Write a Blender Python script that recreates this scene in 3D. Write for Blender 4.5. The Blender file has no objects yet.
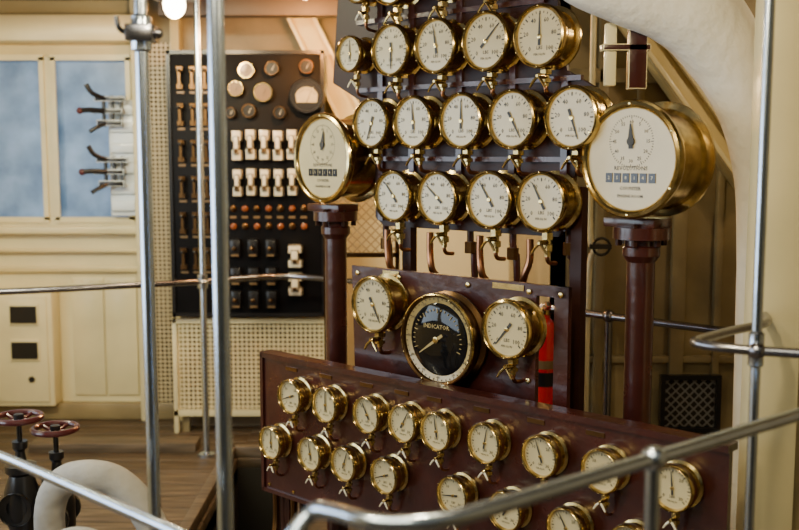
import bpy, bmesh, math, random
from mathutils import Matrix, Vector
random.seed(7)
A=math.radians(42); CA,SA=math.cos(A),math.sin(A)
# ---------------------------------------------------------------- materials
def newmat(name):
    m=bpy.data.materials.new(name); m.use_nodes=True
    nt=m.node_tree; b=nt.nodes['Principled BSDF']; return m,nt,b
def pmat(name,col,rough=.5,metal=0,coat=0,noise=0,nscale=8,bump=0,bscale=60,col2=None,emis=None,es=0,rvar=0,spec=.5):
    m,nt,b=newmat(name)
    b.inputs['Base Color'].default_value=(*col,1); b.inputs['Roughness'].default_value=rough
    b.inputs['Metallic'].default_value=metal; b.inputs['Coat Weight'].default_value=coat
    b.inputs['Coat Roughness'].default_value=.08; b.inputs['Specular IOR Level'].default_value=spec
    tc=nt.nodes.new('ShaderNodeTexCoord')
    if noise or col2:
        n=nt.nodes.new('ShaderNodeTexNoise'); n.inputs['Scale'].default_value=nscale; n.inputs['Detail'].default_value=5
        nt.links.new(tc.outputs['Object'],n.inputs['Vector'])
        r=nt.nodes.new('ShaderNodeValToRGB'); r.color_ramp.elements[0].position=.3; r.color_ramp.elements[1].position=.72
        c2=col2 or tuple(c*(1-noise) for c in col)
        r.color_ramp.elements[0].color=(*c2,1); r.color_ramp.elements[1].color=(*col,1)
        nt.links.new(n.outputs['Fac'],r.inputs['Fac']); nt.links.new(r.outputs['Color'],b.inputs['Base Color'])
        if rvar:
            mr=nt.nodes.new('ShaderNodeMapRange'); mr.inputs['To Min'].default_value=rough+rvar; mr.inputs['To Max'].default_value=rough
            nt.links.new(n.outputs['Fac'],mr.inputs['Value']); nt.links.new(mr.outputs['Result'],b.inputs['Roughness'])
    if bump:
        n2=nt.nodes.new('ShaderNodeTexNoise'); n2.inputs['Scale'].default_value=bscale
        nt.links.new(tc.outputs['Object'],n2.inputs['Vector'])
        bp=nt.nodes.new('ShaderNodeBump'); bp.inputs['Strength'].default_value=bump; bp.inputs['Distance'].default_value=.01
        nt.links.new(n2.outputs['Fac'],bp.inputs['Height']); nt.links.new(bp.outputs['Normal'],b.inputs['Normal'])
    if emis:
        b.inputs['Emission Color'].default_value=(*emis,1); b.inputs['Emission Strength'].default_value=es
    return m
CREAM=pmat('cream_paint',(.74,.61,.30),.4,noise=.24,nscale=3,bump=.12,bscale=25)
CREAM_D=pmat('cream_paint_dark',(.34,.265,.135),.45,noise=.45,nscale=4,bump=.15,bscale=25)  # darker, browner cream for the right-hand walls and upper back strip
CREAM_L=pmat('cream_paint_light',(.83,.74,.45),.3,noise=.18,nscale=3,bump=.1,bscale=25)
OX=pmat('oxblood_paint',(.060,.013,.010),.2,coat=.35,noise=.5,nscale=9,bump=.25,bscale=22,rvar=.2)
OXD=pmat('oxblood_paint_dark',(.034,.010,.006),.4,noise=.4,nscale=6,spec=.25)
BRASS=pmat('polished_brass',(.86,.66,.28),.10,metal=1,noise=.65,nscale=20,rvar=.2,bump=.08,bscale=14,col2=(.34,.24,.09))
BRONZE=pmat('aged_bronze',(.22,.12,.05),.3,metal=1,noise=.4,nscale=10)
COPPER=pmat('copper_tube',(.50,.23,.12),.3,metal=1,noise=.4,nscale=12)
STEEL=pmat('polished_steel',(.62,.72,.88),.18,metal=1,noise=.25,nscale=12,rvar=.12)
STEELD=pmat('dull_steel',(.32,.32,.37),.26,metal=1,noise=.3,nscale=10)
DIAL=pmat('enamel_dial',(.62,.53,.31),.3,coat=.4,noise=.16,nscale=8)
INK=pmat('dial_ink',(.03,.028,.025),.5)
BLACK=pmat('black_enamel',(.010,.010,.012),.28,coat=.1)
SLATE=pmat('slate_panel',(.007,.007,.009),.5,noise=.4,nscale=5,spec=.12)
PORC=pmat('porcelain',(.84,.78,.60),.25,coat=.5)
PORCB=pmat('porcelain_pale',(.80,.90,1.0),.3,coat=.3)
LAG=pmat('white_lagging',(.90,.90,.86),.75,noise=.12,nscale=6,bump=.5,bscale=30)
LAGD=pmat('grey_lagging',(.52,.50,.46),.75,noise=.25,nscale=9,bump=.5,bscale=30)
RED=pmat('extinguisher_red',(.60,.012,.02),.25,coat=.6)
WHEEL=pmat('handwheel_red',(.075,.008,.012),.3,coat=.3)
DGLASS=pmat('smoked_glass',(.006,.006,.007),.06,spec=.35)
IVORY=pmat('ivory_scale',(.42,.32,.13),.35,coat=.3)
TAN=pmat('tan_meter_face',(.20,.13,.06),.35,coat=.5)
AMBER=pmat('amber_indicator',(.24,.07,.02),.2,coat=.5)
PIT=pmat('bilge_dark',(.02,.017,.013),.7)
BACKP=pmat('dark_backing',(.12,.09,.055),.7)  # dark sheet behind the perforations, shade in the holes put into its colour
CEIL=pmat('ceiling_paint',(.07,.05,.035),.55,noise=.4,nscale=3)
BULB=pmat('lamp_glass',(1,.8,.5),.3,emis=(1,.80,.50),es=26)
m,nt,b=newmat('window_glass_blue'); WGL=m
tc=nt.nodes.new('ShaderNodeTexCoord'); n=nt.nodes.new('ShaderNodeTexNoise'); n.inputs['Scale'].default_value=5; n.inputs['Detail'].default_value=8
nt.links.new(tc.outputs['Object'],n.inputs['Vector'])
r=nt.nodes.new('ShaderNodeValToRGB'); r.color_ramp.elements[0].position=.3; r.color_ramp.elements[1].position=.75
r.color_ramp.elements[0].color=(.08,.15,.29,1); r.color_ramp.elements[1].color=(.25,.39,.64,1)
nt.links.new(n.outputs['Fac'],r.inputs['Fac']); nt.links.new(r.outputs['Color'],b.inputs['Base Color']); b.inputs['Roughness'].default_value=.25
nt.links.new(r.outputs['Color'],b.inputs['Emission Color']); b.inputs['Emission Strength'].default_value=.45
def woodmat(name,c1,c2):
    m,nt,b=newmat(name)
    tc=nt.nodes.new('ShaderNodeTexCoord'); mp=nt.nodes.new('ShaderNodeMapping'); mp.inputs['Scale'].default_value=(1.2,14,14)
    n=nt.nodes.new('ShaderNodeTexNoise'); n.inputs['Scale'].default_value=3; n.inputs['Detail'].default_value=8
    nt.links.new(tc.outputs['Object'],mp.inputs['Vector']); nt.links.new(mp.outputs['Vector'],n.inputs['Vector'])
    r=nt.nodes.new('ShaderNodeValToRGB'); r.color_ramp.elements[0].position=.3; r.color_ramp.elements[1].position=.75
    r.color_ramp.elements[0].color=(*c1,1); r.color_ramp.elements[1].color=(*c2,1)
    nt.links.new(n.outputs['Fac'],r.inputs['Fac']); nt.links.new(r.outputs['Color'],b.inputs['Base Color'])
    b.inputs['Roughness'].default_value=.5; return m
WOOD=woodmat('deck_wood',(.035,.024,.015),(.13,.088,.052))
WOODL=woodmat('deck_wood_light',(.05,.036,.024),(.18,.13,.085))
def perf(name,col,pitch,rad,diag=False,metal=0):
    m,nt,b=newmat(name); b.inputs['Base Color'].default_value=(*col,1); b.inputs['Roughness'].default_value=.4; b.inputs['Metallic'].default_value=metal
    tc=nt.nodes.new('ShaderNodeTexCoord'); mp=nt.nodes.new('ShaderNodeMapping'); mp.inputs['Scale'].default_value=(1/pitch,)*3
    if diag: mp.inputs['Rotation'].default_value=(0,math.radians(45),0)
    sx=nt.nodes.new('ShaderNodeSeparateXYZ')
    nt.links.new(tc.outputs['Object'],mp.inputs['Vector']); nt.links.new(mp.outputs['Vector'],sx.inputs['Vector'])
    def mth(op,a,bv=None):
        q=nt.nodes.new('ShaderNodeMath'); q.operation=op
        for i,v in enumerate((a,bv)):
            if v is None: continue
            if isinstance(v,(int,float)): q.inputs[i].default_value=v
            else: nt.links.new(v,q.inputs[i])
        return q.outputs[0]
    fx=mth('SUBTRACT',mth('FRACT',sx.outputs['X']),.5); fz=mth('SUBTRACT',mth('FRACT',sx.outputs['Z']),.5)
    if diag: d=mth('MAXIMUM',mth('ABSOLUTE',fx),mth('ABSOLUTE',fz))
    else: d=mth('SQRT',mth('ADD',mth('MULTIPLY',fx,fx),mth('MULTIPLY',fz,fz)))
    solid=mth('GREATER_THAN',d,rad)
    nt.links.new(solid,b.inputs['Alpha']); return m
PERF=perf('perforated_cream_sheet',(.70,.60,.35),.026,.32)
PERFB=perf('perforated_bronze_sheet',(.50,.41,.24),.026,.34)
MESH=perf('wire_mesh_diag',(.45,.32,.16),.03,.40,True)
MESHK=perf('wire_mesh_dark',(.20,.19,.18),.028,.38,True)
# ---------------------------------------------------------------- mesh builder
class MB:
    def __init__(s): s.bm=bmesh.new(); s.mats=[]
    def mi(s,m):
        if m not in s.mats: s.mats.append(m)
        return s.mats.index(m)
    def face(s,vs,k):
        try:
            f=s.bm.faces.new(vs); f.material_index=k
        except ValueError: pass
    def lathe(s,prof,mat,M=Matrix(),seg=32):
        k=s.mi(mat); rings=[]
        for r,z in prof:
            if r<1e-6: rings.append([s.bm.verts.new(M@Vector((0,0,z)))])
            else: rings.append([s.bm.verts.new(M@Vector((r*math.cos(2*math.pi*i/seg),r*math.sin(2*math.pi*i/seg),z))) for i in range(seg)])
        for a,b in zip(rings,rings[1:]):
            for i in range(seg):
                j=(i+1)%seg
                if len(a)==1 and len(b)==1: continue
                if len(a)==1: s.face([a[0],b[j],b[i]],k)
                elif len(b)==1: s.face([a[i],a[j],b[0]],k)
                else: s.face([a[i],a[j],b[j],b[i]],k)
    def box(s,lo,hi,mat,M=Matrix(),bev=0):
        k=s.mi(mat); x0,y0,z0=lo; x1,y1,z1=hi
        v=[s.bm.verts.new(M@Vector(p)) for p in ((x0,y0,z0),(x1,y0,z0),(x1,y1,z0),(x0,y1,z0),(x0,y0,z1),(x1,y0,z1),(x1,y1,z1),(x0,y1,z1))]
        fs=[]
        for q in ((0,3,2,1),(4,5,6,7),(0,1,5,4),(1,2,6,5),(2,3,7,6),(3,0,4,7)):
            f=s.bm.faces.new([v[i] for i in q]); f.material_index=k; fs.append(f)
        if bev:
            es=list({e for f in fs for e in f.edges})
            bmesh.ops.bevel(s.bm,geom=es,offset=bev,segments=2,profile=.5,affect='EDGES')
    def prism(s,poly,d0,d1,mat,M=Matrix()):
        k=s.mi(mat)
        a=[s.bm.verts.new(M@Vector((x,y,d0))) for x,y in poly]; b=[s.bm.verts.new(M@Vector((x,y,d1))) for x,y in poly]
        n=len(poly); s.face(list(reversed(a)),k); s.face(b,k)
        for i in range(n): s.face([a[i],a[(i+1)%n],b[(i+1)%n],b[i]],k)
    def tube(s,pts,rad,mat,seg=14,sm=0,M=Matrix()):
        k=s.mi(mat); P=[Vector(p) for p in pts]; R=list(rad) if isinstance(rad,(list,tuple)) else [rad]*len(P)
        if sm:
            Q=[];RR=[]
            for i in range(len(P)-1):
                p0=P[max(i-1,0)];p1=P[i];p2=P[i+1];p3=P[min(i+2,len(P)-1)]
                for j in range(sm):
                    t=j/sm
                    Q.append(.5*((2*p1)+(p2-p0)*t+(2*p0-5*p1+4*p2-p3)*t*t+(3*p1-p0-3*p2+p3)*t**3)); RR.append(R[i]*(1-t)+R[i+1]*t)
            Q.append(P[-1]);RR.append(R[-1]); P,R=Q,RR
        T=[]
        for i in range(len(P)):
            d=(P[min(i+1,len(P)-1)]-P[max(i-1,0)]); T.append(d.normalized())
        up=Vector((0,0,1)) if abs(T[0].z)<.9 else Vector((1,0,0))
        nrm=T[0].cross(up).normalized(); rings=[]
        for i,p in enumerate(P):
            nrm=(nrm-T[i]*nrm.dot(T[i])).normalized(); bn=T[i].cross(nrm)
            rings.append([s.bm.verts.new(M@(p+R[i]*(math.cos(2*math.pi*j/seg)*nrm+math.sin(2*math.pi*j/seg)*bn))) for j in range(seg)])
        for a,b in zip(rings,rings[1:]):
            for j in range(seg): s.face([a[j],a[(j+1)%seg],b[(j+1)%seg],b[j]],k)
        s.face(list(reversed(rings[0])),k); s.face(rings[-1],k)
    def ball(s,c,r,mat,M=Matrix(),sc=(1,1,1),seg=20):
        n=10; prof=[(r*math.sin(math.pi*i/n),-r*math.cos(math.pi*i/n)) for i in range(n+1)]; prof[0]=(0,-r);prof[-1]=(0,r)
        s.lathe(prof,mat,M@Matrix.Translation(c)@Matrix.Diagonal((*sc,1)),seg)
    def text(s,t,x,y,z,size,mat,M=Matrix()):
        k=s.mi(mat); vs,fs=textmesh(t)
        nv=[s.bm.verts.new(M@Vector((x+p[0]*size,y+p[1]*size,z))) for p in vs]
        for f in fs: s.face([nv[i] for i in f],k)
    def done(s,name,M=None,origin=None):
        bmesh.ops.recalc_face_normals(s.bm,faces=s.bm.faces)
        s.bm.normal_update()
        for f in s.bm.faces: f.smooth=True
        for e in s.bm.edges:
            if len(e.link_faces)!=2 or e.calc_face_angle(0)>.6: e.smooth=False
        me=bpy.data.meshes.new(name)
        if M is None:
            if origin is None:
                xs=[v.co for v in s.bm.verts]
                origin=Vector(((min(v.x for v in xs)+max(v.x for v in xs))/2,(min(v.y for v in xs)+max(v.y for v in xs))/2,min(v.z for v in xs)))
            for v in s.bm.verts: v.co-=origin
            M=Matrix.Translation(origin)
        s.bm.to_mesh(me); s.bm.free()
        for m in s.mats: me.materials.append(m)
        o=bpy.data.objects.new(name,me); bpy.context.scene.collection.objects.link(o); o.matrix_world=M; return o
_tc={}
def textmesh(t):
    if t not in _tc:
        c=bpy.data.curves.new('t','FONT'); c.body=t; c.align_x='CENTER'; c.align_y='CENTER'; c.resolution_u=1; c.size=1; c.offset=.012
        o=bpy.data.objects.new('t',c); bpy.context.scene.collection.objects.link(o)
        dg=bpy.context.evaluated_depsgraph_get(); me=bpy.data.meshes.new_from_object(o.evaluated_get(dg))
        _tc[t]=([tuple(v.co) for v in me.vertices],[tuple(p.vertices) for p in me.polygons])
        bpy.data.objects.remove(o); bpy.data.curves.remove(c)
    return _tc[t]
def BM(D,s=0,z=0):   # frame on the gauge-board: x=along board, y=up, z=outwards
    return Matrix(((CA,0,-SA,s*CA),(-SA,0,-CA,D-s*SA),(0,1,0,z),(0,0,0,1)))
RX=Matrix.Rotation(math.radians(90),4,'X')   # lathe z-axis -> -y
# ---------------------------------------------------------------- gauges
def gauge(R,D,s,z,depth,needle,nums=('0','20','40','60','80','100'),stem=.05,kind='p',name='pressure_gauge',yaw=2):
    g=MB()
    g.lathe([(0,-depth),(R*1.0,-depth),(R*1.0,-depth+.008),(R*.88,-depth+.012),(R*.87,-.030),(R*.90,-.026),(R*.985,-.022),(R*1.0,-.016),(R*1.0,-.004),(R*.97,.003),(R*.92,.006),(R*.885,.003),(R*.86,-.004),(R*.855,-.008)],BRASS,seg=40)
    g.lathe([(0,-.008),(R*.86,-.008)],DIAL,seg=40)
    zz=-.0072
    if kind=='p':
        nt_=25
        for i in range(nt_):
            a=math.radians(225-270*i/(nt_-1)); L=.12 if i%4==0 else .07
            M=Matrix.Rotation(a,4,'Z'); w=R*(.014 if i%4 else .024)
            g.prism([(R*(.78-L),-w),(R*.78,-w),(R*.78,w),(R*(.78-L),w)],zz-.0002,zz,INK,M)
        for i,t in enumerate(nums):
            a=math.radians(225-270*i/(len(nums)-1)); g.text(t,R*.54*math.cos(a),R*.54*math.sin(a),zz,R*.20,INK)
        g.text('LBS',0,-R*.36,zz,R*.16,INK); g.text('PER SQ IN',0,-R*.56,zz,R*.10,INK)
        a=math.radians(needle); M=Matrix.Rotation(a,4,'Z')
        g.prism([(-R*.28,-R*.05),(-R*.28,R*.05),(0,R*.04),(R*.70,R*.014),(R*.70,-R*.014),(0,-R*.04)],zz+.002,zz+.003,INK,M)
        g.lathe([(R*.07,zz),(R*.07,zz+.005),(0,zz+.006)],BRASS,seg=16)
    else: # revolution counter
        M=Matrix.Translation((0,R*.30,0))
        for i in range(60):
            a=2*math.pi*i/60; MM=M@Matrix.Rotation(a,4,'Z'); L=.06 if i%5==0 else .03
            g.prism([(R*(.44-L),-R*.006),(R*.44,-R*.006),(R*.44,R*.006),(R*(.44-L),R*.006)],zz-.0002,zz,INK,MM)
        for i in range(12):
            a=math.radians(90-30*i); g.text(str(i*5 if i else 60),R*.33*math.cos(a),R*.30+R*.33*math.sin(a),zz,R*.085,INK)
        MM=M@Matrix.Rotation(math.radians(needle),4,'Z')
        g.prism([(-R*.12,-R*.04),(-R*.12,R*.04),(R*.06,R*.05),(R*.30,R*.012),(R*.30,-R*.012),(R*.06,-R*.05)],zz+.003,zz+.004,INK,MM)
        g.lathe([(R*.07,zz),(R*.07,zz+.006),(0,zz+.007)],INK,M,16)
        for i in range(6):
            x=(-2.5+i)*R*.17; g.box((x-R*.065,-R*.39,zz-.002),(x+R*.065,-R*.23,zz+.002),BLACK)
            g.text(str((i*3+2)%10),x,-R*.31,zz+.0025,R*.08,DIAL)
        g.text('REVOLUTIONS',0,-R*.15,zz,R*.10,INK); g.text('COUNTER',0,-R*.49,zz,R*.09,INK); g.text('ENGINE ROOM',0,-R*.62,zz,R*.075,INK)
    for i in range(6):
        a=math.radians(30+60*i); g.lathe([(R*.025,.0),(R*.025,.0075),(0,.0085)],BRASS,Matrix.Translation((R*.935*math.cos(a),R*.935*math.sin(a),0)),10)
    if stem:
        zc=-depth*.5
        D_=Matrix.Translation((0,-R*.84,zc))@RX
        g.lathe([(R*.20,0),(R*.20,.012),(R*.12,.016),(R*.12,.022)],BRASS,D_,16)
        g.lathe([(0,.018),(R*.20,.018),(R*.20,.018+stem*.35),(R*.12,.020+stem*.35),(R*.11,.018+stem*.6),(R*.18,.02+stem*.6),(R*.18,.018+stem*.95),(R*.1,.018+stem),(R*.1,.018+stem*1.25),(0,.018+stem*1.25)],BRASS,D_,6)
        yb=-R*.84-.018-stem*.5
        g.lathe([(0,-.0),(R*.09,0),(R*.09,R*.45),(R*.05,R*.5),(0,R*.5)],BRASS,Matrix.Translation((0,yb,zc)),12)
        for sg in (-1,1):
            g.tube([(0,yb,zc+R*.42),(sg*R*.16,yb-R*.16,zc+R*.46),(sg*R*.30,yb-R*.36,zc+R*.46)],[R*.05,R*.05,R*.035],PORC if R<.08 else BRASS,8)
        y2=-R*.84-.018-stem*1.2
        g.tube([(0,y2+.005,zc),(0,y2-.012,zc),(0,y2-.024,zc-.012),(0,y2-.028,-depth-.001)],R*.075,COPPER,10,4)
    return g.done(name,BM(D,s,z)@Matrix.Translation((0,0,-depth))@Matrix.Rotation(math.radians(-yaw),4,'Y')@Matrix.Translation((0,0,depth)))
def nrand(): return random.choice([200,160,120,75,50,100,135,225,250])
UP=3.5
for s,R in ((-.20,.072),(-.044,.095),(.159,.095),(.368,.095)):
    gauge(R,UP,s,2.205,.09,nrand(),stem=.045)
for s,R,nd in ((-.245,.066,90),(-.044,.092,270),(.159,.094,100),(.368,.097,45),(.574,.098,90)):
    gauge(R,UP,s,1.961,.09,nd,stem=.04)
for s,R,nd in ((-.136,.090,250),(.062,.092,95),(.272,.094,90),(.477,.096,300),(.697,.098,290)):
    gauge(R,UP,s-.003,1.711,.09,nd,stem=.04)
for s,R,nd in ((-.031,.092,130),(.171,.092,140),(.39,.096,125),(.591,.096,120)):
    gauge(R,UP,s-.002,1.454,.09,nd,stem=.06)
for s,nd,R in ((-.38,80,.170),(.908,92,.172)):
    gauge(R,UP,s,1.586,.18,nd,stem=0,kind='r',name='revolution_counter_gauge',yaw=5)
MD=3.3
gauge(.100,MD,-.127,1.089,.085,300,stem=.04); gauge(.094,MD,.437,1.069,.085,230,stem=.04)
LW=3.15
for s,nd in ((-.53,200),(-.35,90),(-.15,120),(.01,60),(.15,100),(.34,80),(.54,110),(.74,200),(.95,95)):
    gauge(.064,LW,s,.738,.06,nd,stem=.03,nums=('0','10','20','30'))
for s,nd in ((-.64,90),(-.43,100),(-.26,70),(-.07,200),(.22,190),(.42,60),(.63,120),(.83,100),(1.03,80)):
    gauge(.063,LW,s,.547,.06,nd,stem=.03,nums=('0','10','20','30'))
g=MB(); R=.153; d=.075
g.lathe([(0,-d),(R*.98,-d),(R*1.0,-d+.012),(R*.9,-d+.02),(R*.9,-.03),(R*.98,-.024),(R,-.015),(R,0)],BRONZE,seg=48)
g.lathe([(R,0),(R*.985,.006),(R*.96,.008)],BRASS,seg=48)
g.lathe([(R*.96,.008),(R*.92,.004),(R*.90,-.004)],BRONZE,seg=48)
g.lathe([(R*.90,-.004),(R*.78,-.010)],IVORY,seg=48)
g.lathe([(R*.78,-.010),(R*.74,-.006),(R*.40,.001),(0,.003)],DGLASS,seg=48)
for i in range(48):
    a=2*math.pi*i/48; g.prism([(R*.855,-R*.008),(R*.89,-R*.008),(R*.89,R*.008),(R*.855,R*.008)],-.0052,-.0035,INK,Matrix.Rotation(a,4,'Z'))
for i in range(12):
    a=math.radians(90-30*i); g.text(str(i*10),R*.82*math.cos(a),R*.82*math.sin(a),-.0062,R*.09,INK)
for i in range(25):   # engraved inner scale and pointer
    a=math.radians(200-220*i/24); L=.09 if i%4==0 else .045
    g.prism([(R*(.66-L),-R*.006),(R*.66,-R*.006),(R*.66,R*.006),(R*(.66-L),R*.006)],-.002,.0005,IVORY,Matrix.Rotation(a,4,'Z'))
g.text('INDICATOR',0,R*.28,.0042,R*.13,IVORY)
g.prism([(-R*.2,-R*.03),(-R*.2,R*.03),(0,R*.035),(R*.56,R*.008),(R*.56,-R*.008),(0,-R*.035)],.004,.006,IVORY,Matrix.Rotation(math.radians(215),4,'Z'))
g.lathe([(R*.07,.003),(R*.07,.009),(0,.011)],BRASS,seg=16)
for i in range(8):
    a=math.radians(22+45*i); g.lathe([(R*.02,.0),(R*.02,.010),(0,.012)],BRASS,Matrix.Translation((R*.95*math.cos(a),R*.95*math.sin(a),0)),10)
g.lathe([(R*.16,0),(R*.16,.03),(R*.1,.034),(R*.1,.06),(0,.06)],BRASS,Matrix.Translation((0,-R*.9,-d*.5))@RX,12)
g.done('dark_indicator_dial',BM(MD,.163,1.004))
# ---------------------------------------------------------------- boards
b=MB()
D=UP+.09/CA+.001
b.prism([(-.30,2.30),(-.34,1.87),(-.20,1.80),(-.22,1.62),(-.12,1.56),(-.12,1.37),(-.08,1.34),(.68,1.34),(.72,1.40),(.74,1.58),(.81,1.62),(.81,1.80),(.70,1.86),(.66,2.08),(.45,2.14),(.43,2.46),(-.30,2.46)],-.015,0,OXD,BM(D))
for x in (-.085,.065,.28,.50,.70):
    zt=2.44 if x<.4 else 2.05; b.prism([(x-.012,1.36),(x+.012,1.36),(x+.012,zt if x<.6 else 1.84),(x-.012,zt if x<.6 else 1.84)],0,.012,OX,BM(D))
for zc,xe in ((1.585,.74),(1.835,.76),(2.08,.62)): b.prism([(-.20,zc-.008),(xe,zc-.008),(xe,zc+.008),(-.20,zc+.008)],0,.016,OX,BM(D))
for x in (0.02,.735):
    b.prism([(x-.02,0),(x+.02,0),(x+.02,1.5),(x-.02,1.5)],-.05,-.015,OXD,BM(D))
for x in (-.2,.38): b.prism([(x-.02,2.4),(x+.02,2.4),(x+.02,2.5),(x-.02,2.5)],-.04,-.0,OXD,BM(D))
b.done('upper_gauge_board')
b=MB(); D=MD+.085/CA+.001
b.prism([(-.21,.60),(-.23,1.205),(.565,1.205),(.565,.60)],-.018,0,OX,BM(D))
b.prism([(.565,1.17),(.565,1.205),(.68,1.205),(.68,1.17)],-.018,0,OX,BM(D))
b.prism([(.63,.0),(.63,1.205),(.68,1.205),(.68,.0)],-.018,0,OX,BM(D))
for x,z in ((-.2,1.18),(.54,1.18),(.54,.9),(.3,1.18),(0,1.18),(.655,1.18)): b.lathe([(.009,0),(.009,.005),(0,.008)],BRASS,BM(D,x,z),10)
b.box((-.075,1.185,.0),(-.0,1.2,.004),BRASS,BM(D)); b.box((.40,1.18,.0),(.52,1.198,.004),BRASS,BM(D))
for x in (-.15,.5): b.prism([(x-.02,0),(x+.02,0),(x+.02,.62),(x-.02,.62)],-.018,0,OX,BM(D))
b.done('middle_gauge_board')
b=MB(); D=LW+.06/CA+.001
b.prism([(-.70,.33),(-.70,.86),(1.13,.86),(1.13,.33)],-.02,0,OX,BM(D))
b.prism([(-.70,.845),(-.70,.865),(1.13,.865),(1.13,.845)],-.05,.008,OX,BM(D))
b.prism([(-.70,.33),(-.70,.345),(1.13,.345),(1.13,.33)],-.05,.008,OX,BM(D))
b.prism([(-.70,.33),(-.70,.86),(-.685,.86),(-.685,.33)],-.05,.008,OX,BM(D))
for x in (-.6,.1,.9): b.prism([(x-.025,0),(x+.025,0),(x+.025,.5),(x-.025,.5)],-.06,-.02,OXD,BM(D))
for x in (-.53,-.35,-.15,.01,.15,.34,.54,.74,.95):
    b.box((x-.03,.815,0),(x+.03,.829,.003),BRONZE,BM(D)); 
for i in range(14): b.lathe([(.006,0),(.006,.004),(0,.006)],BRASS,BM(D,-.66+i*.135,.36),8)
b.done('lower_gauge_board')
for s in (-.39,.901):
    c=MB(); y0=UP+.08/CA
    x=s*CA; y=y0-s*SA
    if s<0: x+=.045; y-=.04
    else: x+=.055; y-=.02
    T=Matrix.Translation((x,y,0))
    c.lathe([(0,0),(.085,0),(.085,.02),(.05,.03),(.042,.05),(.042,.70),(.052,.70),(.052,.73),(.042,.73),(.042,1.28),(.056,1.30),(.056,1.325),(.05,1.33),(.05,1.345),(.085,1.35),(.085,1.385),(.05,1.39),(.05,1.40),(0,1.40)],OX,T,24)
    c.box((-.10,-.055,1.385),(.07,.055,1.413),OX,T@Matrix.Rotation(-A,4,'Z'),.004)
    for k in range(6):
        a=k*math.pi/3; c.lathe([(.01,1.33),(.01,1.395),(0,1.397)],OXD,T@Matrix.Translation((.068*math.cos(a),.068*math.sin(a),0)),6)
    c.done('cast_iron_column')
p=MB()
for i,(s,e) in enumerate(((-.031,.02),(.171,.02),(.39,.02),(.591,-.045))):
    p.tube([(s,1.33,.03),(s,1.26,.03),(s+e*.5,1.20,.03),(s+e,1.12,.0),(s+e,.7,-.03),(s+e,.03,-.03)],.012,COPPER,10,4,M=BM(UP+.09/CA))
for s in (-.10,.30,.48,.70):
    p.tube([(s,1.62,-.035),(s,1.30,-.035),(s+.01,1.15,-.05),(s+.01,.03,-.05)],.012,OX,10,3,M=BM(UP+.1/CA))
for s,z in ((-.10,1.27),(.30,1.28),(.48,1.27),(.70,1.3)):
    p.lathe([(0,-.02),(.02,-.02),(.02,.02),(0,.02)],BRONZE,BM(UP+.1/CA,s,z)@Matrix.Translation((0,0,-.035))@RX,8)
p.done('copper_pipework')
p=MB()
for k in range(4):
    s=-.66+k*.05
    p.tube([(s,.325,-.03),(s,.22,-.03),(s+.02,.12,0),(s+.02,.0,0)],.014,OXD if k%2 else BRONZE,10,4,M=BM(LW+.06/CA))
p.done('gauge_drain_pipes')
# ---------------------------------------------------------------- room shell
def boxobj(name,lo,hi,mat,bev=0,extra=None):
    m=MB(); m.box(lo,hi,mat,bev=bev)
    for e in (extra or []): m.box(e[0],e[1],e[2],bev=e[3] if len(e)>3 else 0)
    return m.done(name)
f=MB()
yb=-1.2
def planks(x0,x1,y0,y1,mat,w=.17):
    y=y0
    while y<y1-1e-4:
        e=min(y+w,y1); f.box((x0,y+.003,-.05),(x1,e-.003,0),mat,bev=.004); y=e
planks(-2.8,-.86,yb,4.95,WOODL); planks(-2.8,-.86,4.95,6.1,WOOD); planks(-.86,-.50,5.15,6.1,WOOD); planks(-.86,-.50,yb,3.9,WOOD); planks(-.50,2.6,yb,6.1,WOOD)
f.box((-2.8,yb,-.12),(-.86,6.1,-.051),PIT); f.box((-.5,yb,-.12),(2.6,6.1,-.051),PIT)
f.box((-.86,3.9,-1.0),(-.5,5.15,-.95),PIT); f.box((-.88,3.9,-1.0),(-.86,5.15,-.05),PIT); f.box((-.5,3.9,-1.0),(-.48,5.15,-.05),PIT); f.box((-.88,5.15,-1.0),(-.48,5.17,-.05),PIT); f.box((-.88,3.88,-1.0),(-.48,3.9,-.05),PIT)
f.done('floor')
h=MB(); h.box((-.92,3.95,.0),(-.87,5.2,.06),WOODL,bev=.004); h.box((-.92,5.16,.0),(-.45,5.21,.06),WOODL,bev=.004)
h.box((-2.0,5.25,.0),(-1.10,5.40,.05),WOODL,bev=.004); h.done('hatch_coaming')
w=MB()
W0,W1=6.0,6.08
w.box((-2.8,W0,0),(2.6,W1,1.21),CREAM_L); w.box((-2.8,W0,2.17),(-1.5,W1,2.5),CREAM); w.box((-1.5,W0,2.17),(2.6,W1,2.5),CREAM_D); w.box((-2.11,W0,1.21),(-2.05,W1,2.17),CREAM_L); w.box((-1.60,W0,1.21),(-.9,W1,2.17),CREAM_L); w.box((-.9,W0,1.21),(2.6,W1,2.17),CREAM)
w.done('wall_back')
for k,(x0,x1) in enumerate(((-2.8,-2.11),(-2.05,-1.60))):
    q=MB(); q.box((x0,6.05,1.21),(x1,6.06,2.17),WGL)
    t=.018
    q.box((x0-.01,5.985,1.195),(x1+.01,6.0,1.21+t),CREAM_L); q.box((x0-.01,5.985,2.17-t),(x1+.01,6.0,2.185),CREAM_L)
    q.box((x0-.01,5.985,1.21),(x0+t,6.0,2.17),CREAM_L); q.box((x1-t,5.985,1.21),(x1+.01,6.0,2.17),CREAM_L)
    q.done('window_%d'%(k+1))
boxobj('trim_1',(-2.8,5.93,1.13),(-1.52,6.0,1.175),CREAM_L,.008,[((-2.8,5.95,1.02),(-1.52,6.0,1.035),CREAM,.004),((-2.8,5.96,.90),(-1.52,6.0,.93),CREAM,.006)])
boxobj('trim_2',(-2.8,5.85,2.25),(-1.45,6.0,2.40),CREAM_L,.01)
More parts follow.
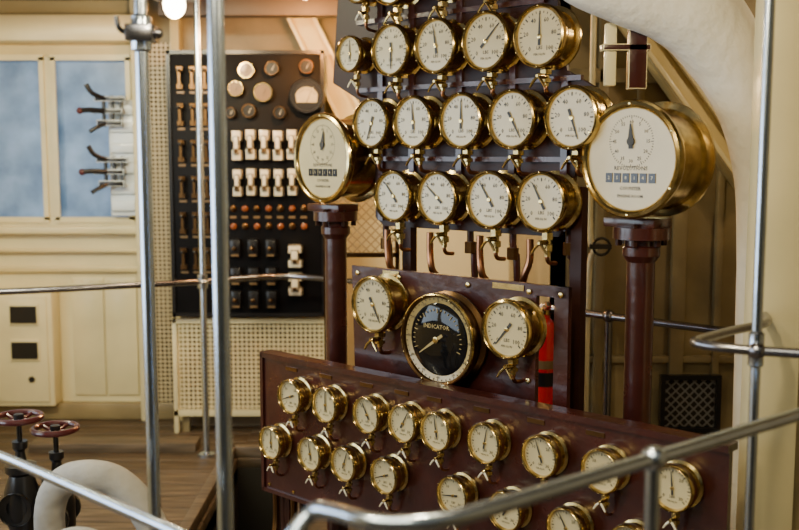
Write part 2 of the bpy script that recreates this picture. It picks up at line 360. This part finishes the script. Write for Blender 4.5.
boxobj('trim_3',(-1.56,5.9,0),(-1.50,6.0,2.5),CREAM_L,.006,[((-1.33,5.9,0),(-1.28,6.0,2.5),CREAM,.006)])
boxobj('baseboard_back',(-2.8,5.93,0),(.5,6.0,.10),CREAM_D,.01)
q=MB(); q.box((-2.52,5.86,.10),(-2.06,6.0,.80),CREAM_L,bev=.012)
q.box((-2.49,5.85,.13),(-2.09,5.862,.77),CREAM_L,bev=.004)
for z0 in (.61,.395): 
    q.box((-2.31,5.84,z0-.015),(-2.135,5.852,z0+.115),CREAM_L,bev=.004); q.box((-2.30,5.834,z0),(-2.145,5.842,z0+.10),BLACK)
q.lathe([(.018,0),(.018,.01),(0,.012)],BLACK,Matrix.Translation((-2.19,5.85,.27))@RX,12)
q.done('switch_cabinet')
q=MB()
for x in (-1.98,-1.78): q.box((x,5.985,.14),(x+.19,6.0,.86),CREAM_L,bev=.006)
for i in range(8):
    q.lathe([(.006,0),(.006,.006),(0,.008)],CREAM,Matrix.Translation((-1.97+i*.055,5.985,.84))@RX,8)
q.done('wall_access_panel')
boxobj('perforated_locker_screen',(-1.50,5.93,0.10),(-1.33,5.935,2.25),PERFB,0,[((-1.50,5.99,.1),(-1.33,5.999,2.25),BACKP)])
lw=MB(); lw.box((-2.9,yb,0),(-2.8,6.08,.9),CREAM); lw.box((-2.9,yb,2.2),(-2.8,6.08,2.5),CREAM); lw.box((-2.9,4.6,.9),(-2.8,6.08,2.2),CREAM); lw.box((-2.9,yb,.9),(-2.8,.6,2.2),CREAM); lw.box((-2.9,2.5,.9),(-2.8,2.7,2.2),CREAM); lw.done('wall_left')
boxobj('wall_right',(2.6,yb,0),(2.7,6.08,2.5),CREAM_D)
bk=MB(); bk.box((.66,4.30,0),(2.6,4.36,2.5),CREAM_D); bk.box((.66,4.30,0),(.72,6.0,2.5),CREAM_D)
for x,wd in ((.86,.02),(1.02,.012),(1.20,.03),(1.37,.015),(1.55,.03),(1.8,.03)): bk.box((x-wd,4.26,0),(x+wd,4.30,2.5),CREAM_D,bev=.004)
bk.box((.66,4.26,1.9),(2.6,4.30,1.96),CREAM_D,bev=.004); bk.box((.66,4.27,.70),(2.6,4.30,.73),CREAM_D,bev=.004)
bk.done('wall_inner')
q=MB(); q.box((1.14,4.22,.43),(1.36,4.225,.64),MESHK); q.box((1.12,4.20,.41),(1.38,4.23,.43),BLACK); q.box((1.12,4.20,.64),(1.38,4.23,.66),BLACK); q.box((1.12,4.20,.43),(1.14,4.23,.64),BLACK); q.box((1.36,4.20,.43),(1.38,4.23,.64),BLACK); q.box((1.13,4.23,.42),(1.37,4.26,.65),PIT); q.done('mesh_vent_cover')
q=MB(); q.box((1.32,4.22,.05),(1.36,4.26,.37),PORC); q.box((1.49,4.22,.05),(1.53,4.26,.37),PORC); q.box((1.32,4.22,.03),(1.53,4.26,.06),PORC); q.box((1.32,4.22,.36),(1.53,4.26,.385),PORC)
for i in range(9): q.box((1.36,-.012,-.003),(1.49,.012,.003),PORC,Matrix.Translation((0,4.24,.08+i*.033))@Matrix.Rotation(.7,4,'X'))
q.done('louvre_vent')
boxobj('ceiling',(-2.9,1.2,2.5),(2.7,6.08,2.56),CEIL,0,[((-2.8,y,2.40),(2.6,y+.06,2.5),CEIL) for y in (2.2,4.4,5.2)])
boxobj('deckhead_beam',(-1.28,5.4,2.33),(-.1,5.5,2.5),CEIL,.01)
q=MB(); q.box((.945,2.60,0),(1.06,2.72,2.5),CREAM_L,bev=.008); q.box((1.06,2.63,0),(1.10,2.70,2.5),CREAM_D); q.box((1.10,2.58,0),(1.35,2.72,2.5),CREAM_L,bev=.006); q.done('steel_stanchion')
def slab(name,p0,p1,wd,y0,y1,mat,lip=None):
    q=MB(); a=Vector((p0[0],0,p0[1])); c=Vector((p1[0],0,p1[1])); L=(c-a).length; ang=math.atan2(c.z-a.z,c.x-a.x)
    M=Matrix.Translation((a.x,0,a.z))@Matrix.Rotation(-ang,4,'Y')
    q.box((0,y0,-wd/2),(L,y1,wd/2),mat,M,.006)
    if lip: q.box((0,y0-.03,-wd/2),(L,y0,-wd/2+.02),lip,M,.003); q.box((0,y0-.03,wd/2-.02),(L,y0,wd/2),lip,M,.003)
    return q.done(name)
slab('knee_bracket',(.84,2.30),(1.46,1.48),.10,4.14,4.255,CREAM,CREAM_L)
slab('frame_gusset',(-.62,2.50),(-.22,1.70),.15,5.72,5.95,CREAM,CREAM_L)
# ---------------------------------------------------------------- railings & poles
def rail(name,pts,r,mat,posts=(),balls=(),sm=6):
    q=MB(); q.tube(pts,r,mat,16,sm)
    for x,y,z in posts:
        q.lathe([(0,0),(r*3,0),(r*3,.012),(r*1.2,.02),(r*1.0,.03),(r*1.0,z),(0,z)],mat,Matrix.Translation((x,y,0)),16)
    for bb in balls: q.ball(bb,r*1.75,mat)
    return q.done(name)
rail('guard_rail',[(-2.78,4.5,.94),(-1.93,4.79,.94),(-1.32,5.05,.94),(-1.03,5.2,.94),(-.72,5.40,.94),(-.45,5.35,.94),(0,4.95,.94),(.69,4.23,.94),(.86,4.06,.94),(1.28,3.66,.94),(1.9,3.1,.94)],.016,STEELD,posts=((.86,4.06,.94),),balls=((-1.03,5.2,.94),(.86,4.06,.94)))
rail('guard_rail',[(1.25,2.28,1.1),(.77,1.89,1.1),(.42,1.61,1.1),(.16,1.40,1.1),(.05,1.325,1.1),(-.03,1.32,1.1),(-.09,1.36,1.1),(-.125,1.385,1.09),(-.155,1.36,1.05),(-.165,1.33,.95),(-.165,1.33,.6),(-.165,1.33,.0)],.0125,STEEL,posts=((.42,1.61,1.1),),balls=((.42,1.61,1.1),))
rail('guard_rail',[(1.3,1.90,1.18),(.85,2.09,1.18),(.76,2.125,1.18),(.69,2.17,1.18),(.665,2.22,1.18),(.70,2.27,1.18),(.80,2.37,1.18),(.92,2.48,1.18),(.96,2.595,1.18)],.011,STEELD,balls=((.77,2.12,1.18),))
rail('guard_rail',[(-1.3,2.57,.9),(-.94,2.28,.9),(-.43,1.81,.9),(-.2,1.6,.9)],.012,STEEL,posts=((-1.3,2.57,.9),(-.2,1.6,.9)))
def pole(name,x,y,r,mat,fit=()):
    q=MB(); q.lathe([(0,0),(r*2.6,0),(r*2.6,.015),(r*1.2,.025),(r,.04),(r,2.485),(0,2.485)],mat,Matrix.Translation((x,y,0)),20)
    for z in fit: q.lathe([(r,z-.04),(r*1.5,z-.035),(r*1.5,z-.01),(r*1.9,z),(r*1.5,z+.01),(r*1.5,z+.035),(r,z+.04)],mat,Matrix.Translation((x,y,0)),20)
    return q.done(name)
pole('handrail_pole',-.557,2.2,.0145,STEEL,(1.86,)); pole('handrail_pole',-.36,2.0,.017,STEEL); pole('handrail_pole',-1.03,5.2,.018,STEEL,(.94,)); pole('handrail_pole',.775,2.14,.011,STEEL,(1.18,))
q=MB(); T=Matrix.Translation((-.557,2.2,1.86))
q.box((-.03,-.03,-.018),(.03,.03,.018),STEELD,T,.004); q.tube([(-.03,0,0),(-.045,-.01,.01),(-.05,-.01,.035)],.006,BLACK,8,3,M=T); q.ball((.035,0,0),.012,STEELD,T); q.lathe([(.009,0),(.009,.05),(0,.055)],BLACK,T@Matrix.Translation((0,0,.02)),10)
q.done('pole_clamp')
# ---------------------------------------------------------------- pipes
q=MB()
q.tube([(.34,3.00,2.50),(.42,2.96,2.27),(.52,2.92,2.15),(.66,2.92,2.09),(.82,2.94,2.03),(.95,2.98,1.90),(1.03,3.0,1.72),(1.07,3.05,1.52),(1.085,3.1,1.25),(1.09,3.1,.6),(1.09,3.1,.0)],[.08,.10,.12,.125,.13,.115,.08,.05,.032,.03,.03],LAG,24,6)
q.done('lagged_steam_pipe')
q=MB()
q.tube([(-.99,2.72,0),(-.985,2.72,.45),(-.975,2.70,.62),(-.93,2.68,.70),(-.85,2.65,.73),(-.77,2.65,.71),(-.70,2.65,.63),(-.67,2.65,.50),(-.665,2.65,0)],.042,LAGD,22,6)
q.tube([(-.93,2.50,0),(-.925,2.50,.50),(-.89,2.50,.59),(-.82,2.50,.61),(-.75,2.50,.57),(-.73,2.50,.48),(-.73,2.50,0)],.030,LAGD,20,5)
q.done('lagged_pipe_bend')
for x,y,z in ((-1.115,2.86,.835),(-1.03,2.92,.785)):
    q=MB(); T=Matrix.Translation((x,y,z))
    N=28; 
    q.tube([(.064*math.cos(2*math.pi*i/N),.064*math.sin(2*math.pi*i/N),0) for i in range(N+1)],.009,WHEEL,10,0,T)
    for k in range(5):
        a=2*math.pi*k/5; q.tube([(0,0,-.006),(.03*math.cos(a),.03*math.sin(a),-.008),(.062*math.cos(a),.062*math.sin(a),0)],.006,WHEEL,8,2,T)
    q.lathe([(0,.012),(.014,.010),(.016,-.012),(.008,-.014),(.008,-.07),(.022,-.07),(.022,-.09),(.014,-.10),(.018,-.13),(.045,-.14),(.045,-.16),(.035,-.17),(.05,-.22),(.05,-.30),(.03,-.36),(.03,-z),(0,-z)],BLACK,T,20)
    q.lathe([(.05,-.06),(.05,-.05),(.03,-.045),(.03,.045),(.05,.05),(.05,.06)],BLACK,T@Matrix.Translation((0,0,-.26))@RX,16)
    q.done('handwheel_valve')
# ---------------------------------------------------------------- switchboard
q=MB(); yF=5.60
q.box((-1.28,yF,.70),(-.42,yF+.03,2.16),SLATE,bev=.004)
for x0,x1 in ((-1.285,-1.265),(-.435,-.415),(-1.01,-1.0)): q.box((x0,yF-.012,.69),(x1,yF,2.17),BLACK)
q.box((-1.285,yF-.012,2.15),(-.415,yF,2.17),BLACK); q.box((-1.285,yF-.012,.69),(-.415,yF,.71),BLACK)
for x in (-1.26,-.46): q.box((x,yF+.07,0),(x+.04,yF+.11,2.16),CREAM_D); q.box((x,yF+.03,1.9),(x+.04,yF+.07,1.94),CREAM_D); q.box((x,yF+.03,.8),(x+.04,yF+.07,.84),CREAM_D)
def fuse(x,z,w_,h_):
    z+=random.uniform(-.006,.006)
    q.box((x-w_/2,yF-.05,z-h_/2),(x+w_/2,yF,z-h_*.12),PORC,bev=.005); q.box((x-w_/2,yF-.05,z+h_*.12),(x+w_/2,yF,z+h_/2),PORC,bev=.005)
    q.box((x-w_*.28,yF-.065,z-h_*.3),(x+w_*.28,yF-.02,z+h_*.3),PORC,bev=.005); q.box((x-w_*.15,yF-.072,z-h_*.25),(x+w_*.15,yF-.064,z-h_*.1),BRONZE)
for i in range(5): fuse(-.90+i*.076,1.655,.058,.17)
for i in range(5): fuse(-.90+i*.076,1.45,.054,.155)
fuse(-.585,1.03,.08,.13); fuse(-.585,.88,.08,.13)
for i in range(7):
    for z in (1.30,1.20): q.lathe([(.018,0),(.018,.012),(.010,.016),(.010,.03),(0,.032)],BRONZE if (i+int(z*10))%2 else AMBER,Matrix.Translation((-.93+i*.066,yF,z))@RX,14)
    q.box((-.95+i*.066,yF-.004,1.245),(-.915+i*.066,yF,1.258),TAN)
for r_ in range(6):
    for c_ in range(3):
        x=-1.21+c_*.07; z=2.02-r_*.2
        q.box((x-.016,yF-.03,z-.06),(x+.016,yF,z-.035),BRONZE); q.box((x-.016,yF-.03,z+.035),(x+.016,yF,z+.06),BRONZE); q.box((x-.007,yF-.04,z-.05),(x+.007,yF-.02,z+.06),BRONZE); q.lathe([(.010,0),(.008,.04),(0,.045)],BLACK,Matrix.Translation((x,yF-.03,z+.04))@RX,8)
        q.box((x-.02,yF-.004,z-.085),(x+.02,yF,z-.072),TAN)
for x in (-.92,-.82,-.72):
  for z in (1.08,.92,.79):
    q.box((x-.03,yF-.04,z-.05),(x+.03,yF,z+.05),BLACK,bev=.005); q.lathe([(.012,0),(.010,.05),(0,.055)],BRONZE,Matrix.Translation((x,yF-.03,z))@RX,10); q.box((x-.02,yF-.044,z-.045),(x+.02,yF-.04,z-.034),TAN)
def meter(x,z,R,face,rim):
    T=Matrix.Translation((x,yF,z))@RX
    q.lathe([(R,0),(R,.035),(R*.94,.045),(R*.84,.045),(R*.82,.038)],rim,T,32); q.lathe([(R*.82,.038),(0,.038)],face,T,32)
    q.prism([(-.002,-.3*R),(.002,-.3*R),(R*.4,R*.5),(R*.37,R*.5)],.039,.041,INK if face is TAN else PORC,T)
meter(-.51,1.92,.098,BLACK,BLACK)
T=Matrix.Translation((-.51,yF-.039,1.905))@Matrix.Rotation(math.radians(90),4,'X')
q.prism([(-.055,-.02),(.055,-.02)]+[(.065*math.cos(math.radians(20+14*i)),.065*math.sin(math.radians(20+14*i))) for i in range(11)],0,.003,DIAL,T); q.prism([(-.002,-.02),(.002,-.02),(.03,.05),(.028,.05)],.003,.005,INK,T)
for i in range(13):
    a=math.radians(30+10*i); q.prism([(.045,-.001),(.058,-.001),(.058,.001),(.045,.001)],.003,.004,INK,T@Matrix.Rotation(a,4,'Z'))
for x,z,R in ((-.84,2.06,.045),(-.90,1.96,.045),(-.75,1.94,.055),(-.83,1.84,.04),(-.70,2.07,.04),(-.51,2.08,.04),(-.66,1.83,.035),(-.93,1.83,.03)): meter(x,z,R,TAN if R>.042 else BLACK,BRASS if R>.042 else BRONZE)
q.done('electrical_switchboard')
q=MB(); q.box((-1.28,5.645,.14),(-.42,5.65,.66),PERF)
for a_ in (((-1.30,5.63,.10),(-.40,5.66,.14)),((-1.30,5.63,.64),(-.40,5.66,.67)),((-1.30,5.63,0),(-1.27,5.66,.67)),((-.43,5.63,0),(-.40,5.66,.67))): q.box(*a_,CREAM_L,bev=.004)
q.box((-1.27,5.80,.0),(-.43,5.81,.66),BACKP); q.done('perforated_guard_screen')
q=MB(); q.box((-.33,4.60,1.15),(-.02,4.605,1.46),MESH)
for a_ in (((-.35,4.58,.0),(-.33,4.62,1.48)),((-.02,4.58,.0),(.0,4.62,1.48)),((-.35,4.58,1.46),(0,4.62,1.48)),((-.35,4.58,1.13),(0,4.62,1.15))): q.box(*a_,BRONZE)
q.done('wire_mesh_guard')
q=MB(); q.box((-1.71,5.93,1.24),(-1.55,5.985,1.92),PORCB,bev=.006)
for z in (1.30,1.40,1.52,1.64,1.76,1.86): q.box((-1.70,5.90,z-.03),(-1.56,5.93,z+.03),PORCB,bev=.008)
for zc in (1.85,1.50):
    for dx in (-.06,-.01,.04):
        q.box((-1.66+dx,5.84,zc-.09),(-1.65+dx,5.89,zc+.09),BLACK); q.box((-1.665+dx,5.84,zc-.012),(-1.645+dx,5.93,zc+.012),BRONZE)
    q.box((-1.76,5.83,zc+.055),(-1.58,5.86,zc+.085),BLACK,bev=.004); q.box((-1.78,5.83,zc-.015),(-1.60,5.85,zc+.015),BLACK,bev=.004)
    q.tube([(-1.70,5.84,zc-.0),(-1.78,5.80,zc+.005),(-1.83,5.79,zc)],.016,BLACK,10,3)
    q.tube([(-1.70,5.84,zc+.07),(-1.76,5.80,zc+.10),(-1.79,5.79,zc+.15)],.014,BLACK,10,3); q.box((-1.75,5.83,zc-.085),(-1.60,5.85,zc-.05),BLACK,bev=.004)
    q.tube([(-1.70,5.84,zc-.07),(-1.75,5.80,zc-.10),(-1.78,5.79,zc-.12)],.012,BLACK,10,3); q.ball((-1.83,5.79,zc),.02,WHEEL)
q.done('knife_switch')
q=MB(); T=Matrix.Translation((.607,4.12,.50))
q.lathe([(0,0),(.048,0),(.05,.01),(.05,.36),(.045,.39),(.03,.415),(.018,.425),(.018,.44),(0,.44)],RED,T,28)
for i in range(7):
    a0=math.radians(-130+12*i); a1=math.radians(-130+12*(i+1)); r_=.0508
    k=q.mi(BLACK); q.face([q.bm.verts.new(T@Vector((r_*math.cos(a),r_*math.sin(a),z))) for a,z in ((a0,.14),(a1,.14),(a1,.20),(a0,.20))],k)
    k=q.mi(TAN); q.face([q.bm.verts.new(T@Vector((r_*math.cos(a),r_*math.sin(a),z))) for a,z in ((a0,.215),(a1,.215),(a1,.25),(a0,.25))],k)
q.lathe([(.018,.435),(.022,.44),(.022,.465),(.012,.47),(0,.47)],BRASS,T,14); q.box((-.012,-.07,.465),(.012,.02,.475),BLACK,T,.002); q.box((-.01,-.065,.49),(.01,.02,.498),BLACK,T@Matrix.Rotation(.1,4,'X'),.002)
q.tube([(.02,0,.45),(.06,-.01,.44),(.075,-.01,.36),(.065,-.01,.2),(.06,-.01,.10)],.009,BLACK,10,4,T)
for z in (.1,.3): q.box((-.02,.045,z),(.02,.06,z+.04),BLACK,T); q.box((-.02,.05,z),(.08,.178,z+.04),BLACK,T)
q.done('fire_extinguisher')
q=MB(); q.tube([(.80,4.2,2.45),(.80,4.2,1.35),(.82,4.2,1.2),(.80,4.2,1.05),(.80,4.2,0)],.013,CREAM_L,12,4)
q.tube([(.84+.035*math.cos(t*math.pi/8),4.14,1.22+.035*math.sin(t*math.pi/8)) for t in range(17)],.006,BLACK,8)
q.box((.79,4.13,1.21),(.88,4.15,1.23),BLACK); q.tube([(.82,4.2,1.22),(.84,4.14,1.22)],.01,BRONZE,8); q.done('conduit_pipe')
q=MB(); q.box((.60,2.96,1.80),(.632,2.99,1.98),CREAM_L,bev=.003); q.box((.665,2.95,1.79),(.72,2.98,1.98),OX,bev=.003); q.box((.59,2.95,1.90),(.73,3.00,1.92),OX,bev=.003); q.done('hanger_bracket')
def lamp(x,y,z,k=1,name='bulkhead_lamp'):
    q=MB(); T=Matrix.Translation((x,y,z))
    q.lathe([(0,.13),(.012,.13),(.012,.10),(.035,.09),(.04,.05),(.09,.04),(.095,.02),(.085,.02),(.03,.05),(0,.05)],BLACK,T,24)
    q.tube([(0,0,.1),(0,0,2.5-z)],.008,BLACK,8,0,T)
    q.ball((0,0,.0),.035*k,BULB,T,(1,1,1.2)); return q.done(name)
lamp(-1.035,4.7,2.285,1.5); lamp(.2,1.7,2.34); lamp(-.45,4.9,2.38); lamp(.2,5.0,2.3); lamp(-.5,1.2,2.36); lamp(1.6,3.4,2.3)  # first bulb is in view; fixtures for the added glows are made up
def light(kind,name,loc,e,col,rot=(0,0,0),size=.1,sy=None):
    l=bpy.data.lights.new(name,kind); l.energy=e; l.color=col
    if kind=='AREA': l.size=size; 
    if kind=='AREA' and sy: l.shape='RECTANGLE'; l.size_y=sy
    if kind in('POINT','SPOT'): l.shadow_soft_size=size
    o=bpy.data.objects.new(name,l); o.location=loc; o.rotation_euler=rot; bpy.context.scene.collection.objects.link(o); return o
light('POINT','lamp_glow_1',(-1.035,4.7,2.17),26,(1,.70,.36),size=.05)
light('POINT','added_glow_2',(.2,1.7,2.2),46,(1,.80,.46),size=.04)  # lamp added in front of the boards for highlights on the brass
light('POINT','added_glow_3',(.2,5.0,2.15),34,(1,.70,.36),size=.05)  # lamp added to lift the dark wall behind the boards
light('POINT','lamp_glow_4',(-.45,5.05,2.26),42,(1,.40,.10),size=.04)
light('POINT','added_glow_5',(-.5,1.2,2.26),30,(1,.82,.5),size=.04)  # unseen small lamp added for more contrast in the brass
light('POINT','added_glow_6',(1.6,3.4,2.15),14,(1,.74,.42),size=.05)  # lamp added out of view at the right, for brass contrast
q=MB(); q.box((-2.4,3.5,2.46),(-1.2,3.66,2.5),CREAM_L,bev=.005); q.done('wall_fill_fitting')  # made-up fitting out of view, goes with the added wall fill
light('AREA','left_wall_fill',(-1.8,3.55,2.44),74,(1,.92,.62),(math.radians(35),0,0),1.2,.14)  # warm fill added to brighten and yellow the left wall
light('AREA','side_fill',(-3.0,2.2,1.6),80,(.74,.87,1.0),(0,math.radians(-90),0),1.2,3.2)  # added cool fill from an unseen side opening, something bright for brass to reflect
light('AREA','overhead_key',(-.6,.2,3.2),60,(1,.93,.66),(math.radians(25),math.radians(-5),0),2.0,1.6)  # warm key light added overhead, out of view; no skylight is built there
w_=bpy.data.worlds.new('World'); bpy.context.scene.world=w_; w_.use_nodes=True
nt=w_.node_tree; bg=nt.nodes['Background']; bg.inputs['Strength'].default_value=.22
tc=nt.nodes.new('ShaderNodeTexCoord'); sx=nt.nodes.new('ShaderNodeSeparateXYZ'); rr=nt.nodes.new('ShaderNodeValToRGB')
nt.links.new(tc.outputs['Generated'],sx.inputs[0]); nt.links.new(sx.outputs['Z'],rr.inputs['Fac']); nt.links.new(rr.outputs['Color'],bg.inputs['Color'])
rr.color_ramp.elements[0].color=(.08,.065,.04,1); rr.color_ramp.elements[0].position=0; rr.color_ramp.elements[1].color=(1,.97,.78,1); rr.color_ramp.elements[1].position=.6
# ---------------------------------------------------------------- camera
c=bpy.data.cameras.new('camera'); co=bpy.data.objects.new('camera',c); bpy.context.scene.collection.objects.link(co)
co.location=(0,0,1.6); co.rotation_euler=(math.radians(90-6.3),0,0); c.sensor_width=36; c.lens=36*1000/799; c.clip_start=.05
c.dof.use_dof=True; c.dof.focus_distance=3.2; c.dof.aperture_fstop=2.4
bpy.context.scene.camera=co
